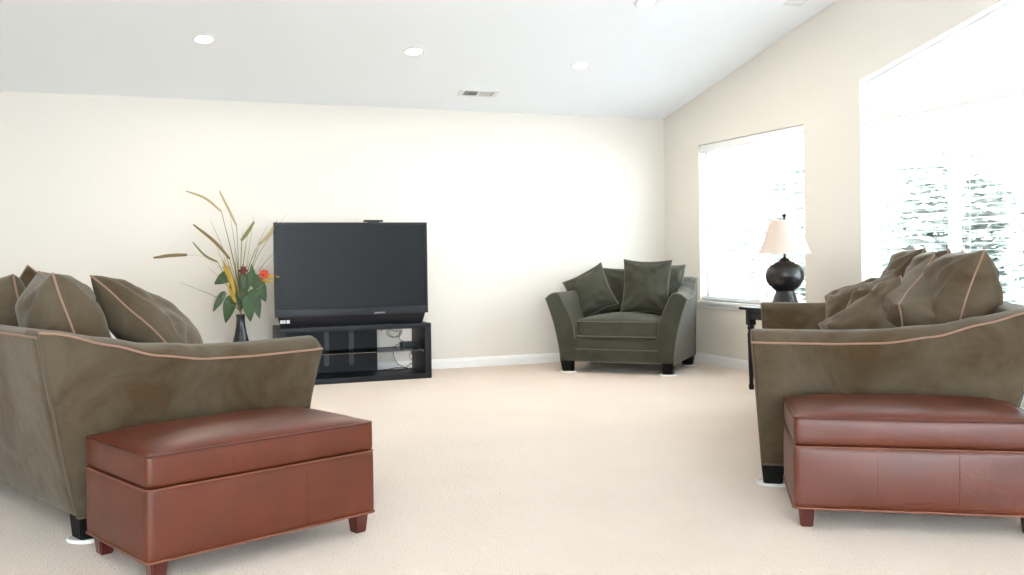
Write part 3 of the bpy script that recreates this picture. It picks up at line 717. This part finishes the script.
def leafy(name, mat, a, b_, w_, droop=.03, face=(0, -1, 0), parent=fa):
    """heart-shaped leaf from a to b_"""
    a, b_ = Vector(a), Vector(b_); d = (b_-a); ln = d.length; d.normalize(); n_ = Vector(face); s = d.cross(n_).normalized(); n_ = s.cross(d)
    bm = bmesh.new(); K = 12; rows = []
    for i in range(K+1):
        t = i/K; wd = w_*.5*(math.sin(PI*min(1, t**.62))**.8 if 0 < t < 1 else .02)
        c = a+d*ln*t - n_*(droop*t*t) ; rows.append([bm.verts.new(c + s*wd*q + n_*(-abs(q)*wd*.25) + n_*k) for k in (0, -.0012) for q in (-1, -.5, 0, .5, 1)])
    for A, B in zip(rows, rows[1:]):
        for o_ in (0, 5):
            for q in range(4): bm.faces.new([A[o_+q], A[o_+q+1], B[o_+q+1], B[o_+q]])
        bm.faces.new([A[0], A[5], B[5], B[0]]); bm.faces.new([A[4], A[9], B[9], B[4]])
    bm.faces.new([rows[0][i] for i in (0, 1, 2, 3, 4, 9, 8, 7, 6, 5)]); bm.faces.new([rows[-1][i] for i in (0, 1, 2, 3, 4, 9, 8, 7, 6, 5)])
    return mesh_obj(name, bm, mat, parent, angle=60)
def head(pts, r, mat, label=None):
    P_ = smooth_path(pts, 6); k = len(P_)
    o = tube('grass_plume', mat, fa, P_, [r*(.35+.65*math.sin(PI*min(1, .12+.86*i/(k-1)))**.6) for i in range(k)], 8)
    if label: o['label'] = label
    return P_[0]
# long seed heads: base -> tip, in pixels from the vase mouth (x right, z up)
for b0, mid, tip, r, mt, dy in (
        ((-17, 103), (-32, 116), (-50, 123), .010, 'straw', -.03), ((-2, 89), (-10, 107), (-18, 124), .010, 'straw', .03),
        ((-10, 56), (-24, 73), (-44, 90), .013, 'strawd', -.05), ((2, 74), (8, 82), (15, 93), .015, 'grass', 0),
        ((19, 70), (28, 80), (36, 93), .014, 'straw', -.06), ((-21, 53), (-33, 60), (-44, 73), .009, 'grass', .04)):
    head([px(*b0, dy), px(*mid, dy*1.2), px(*tip, dy*1.4)], r, M[mt])
    tube('stem', M['grass'], fa, smooth_path([(0, 0, -.25), (0, 0, .02), px(b0[0]*.35, b0[1]*.5, dy*.5), px(*b0, dy)], 6), .0028, 6)
# the lone cattail far to the left on its thin pale stem
head([px(-50, 60.5, -.02), px(-65, 60, -.02), px(-81, 58, -.02)], .014, M['strawd'], 'brown seed head reaching far left')
tube('stem', M['straw'], fa, smooth_path([(0, 0, -.2), px(-4, 18), px(-18, 45), px(-34, 58, -.02), px(-50, 60.5, -.02)], 8), .0016, 5)
rnd = random.Random(5)
for tipx, tipz, bend in ((-27, 94, -.01), (-22, 70, -.03), (-8, 100, 0), (-12, 84, 0), (14, 100, .02), (20, 76, .03), (46, 100, .0), (-6, 66, -.01), (6, 72, .0), (34, 56, .04), (-58, 34, -.03), (3, 86, 0), (26, 88, 0), (-2, 62, 0), (10, 60, 0), (16, 66, 0), (40, 68, 0), (-16, 60, -.01), (-5, 50, 0), (12, 48, .01), (24, 58, .01), (2, 46, 0), (8, 80, 0), (-30, 48, 0)):
    dy = rnd.uniform(-.08, .06); p = px(tipx, tipz, dy)
    c = smooth_path([(0, 0, -.2), (0, 0, .02), (p.x*.35+bend, dy*.4, p.z*.55), tuple(p)], 8); k = len(c)
    tube('grass_blade', M[rnd.choice(['grass', 'grass', 'strawd', 'straw'])], fa, c, [.0065*(1-.85*i/(k-1)) for i in range(k)], 5)
for q in range(26):                    # short inner blades filling the bunch
    tx, tz, dy = rnd.uniform(-17, 24), rnd.uniform(26, 58), rnd.uniform(-.07, .05); p = px(tx, tz, dy)
    c = smooth_path([(0, 0, -.15), (0, 0, .01), (p.x*.3, dy*.4, p.z*.55), tuple(p)], 6); k = len(c)
    tube('grass_blade', M[rnd.choice(['grass', 'leafp', 'strawd', 'straw'])], fa, c, [.006*(1-.8*i/(k-1)) for i in range(k)], 5)
# broad leaves
for ax, az, bx, bz_, w_, mt in ((-8, 42, -25, 32, .10, 'leaf'), (-8, 20, -14, -8, .105, 'leaf'), (-15, 24, -27, 4, .06, 'leafp'), (7, 20, 10, -7, .11, 'leaf'), (12, 26, 19, -4, .10, 'leafp'),
                                (14, 38, 24, 12, .11, 'leaf'), (6, 30, 18, 40, .08, 'leaf'), (0, 22, 10, 44, .09, 'leaf'), (4, 14, 22, 28, .09, 'leaf'), (-2, 10, 6, 30, .09, 'leaf'), (8, 22, 26, 18, .08, 'leaf'), (0, 12, -10, 30, .07, 'leaf'), (2, 26, 2, 50, .06, 'leafp'), (12, 30, 12, 50, .07, 'leaf')):
    dy = rnd.uniform(-.07, -.01)
    leafy('leaf', M[mt], px(ax, az, dy), px(bx, bz_, dy-.02), w_, face=(rnd.uniform(-.4, .4), -1, .2))
    tube('stem', M['leaf'], fa, smooth_path([(0, 0, -.15), (0, 0, .01), px(ax*.5, az*.6, dy*.6), px(ax, az, dy)], 5), .0022, 5)
# yellow spears, red flower, dark bloom
for ax, az, bx, bz_, w_ in ((-8, 28, -17, 56, .03), (-6, 20, -12, 50, .03), (-5, 12, -14, 32, .03), (22, 38, 38, 37, .03), (20, 34, 33, 32, .028), (-9, 34, -18, 50, .025)):
    leafy('petal', M['yellow'], px(ax, az, -.08), px(bx, bz_, -.10), w_, 0)
def bloom(cx, cz, r, mat, npet):
    fl = lathe('flower', mat, fa, [(0, -r*.5), (r*.45, -r*.35), (r*.6, 0), (r*.35, r*.4), (0, r*.5)], 14); fl.location = px(cx, cz, -.10)
    for i in range(npet):
        a = 2*PI*i/npet
        leafy('petal', mat, (0, 0, 0), (r*1.25*math.cos(a), -.012, r*1.25*math.sin(a)), r*.9, .006, parent=fl)
    tube('stem', M['grass'], fa, smooth_path([(0, 0, -.15), (0, 0, .01), px(cx*.5, cz*.6, -.03), px(cx, cz, -.095)], 6), .003, 6)
bloom(22, 40, .036, M['red'], 8); bloom(2, 44, .032, M['maroon'], 6)

bpy.context.view_layer.update()
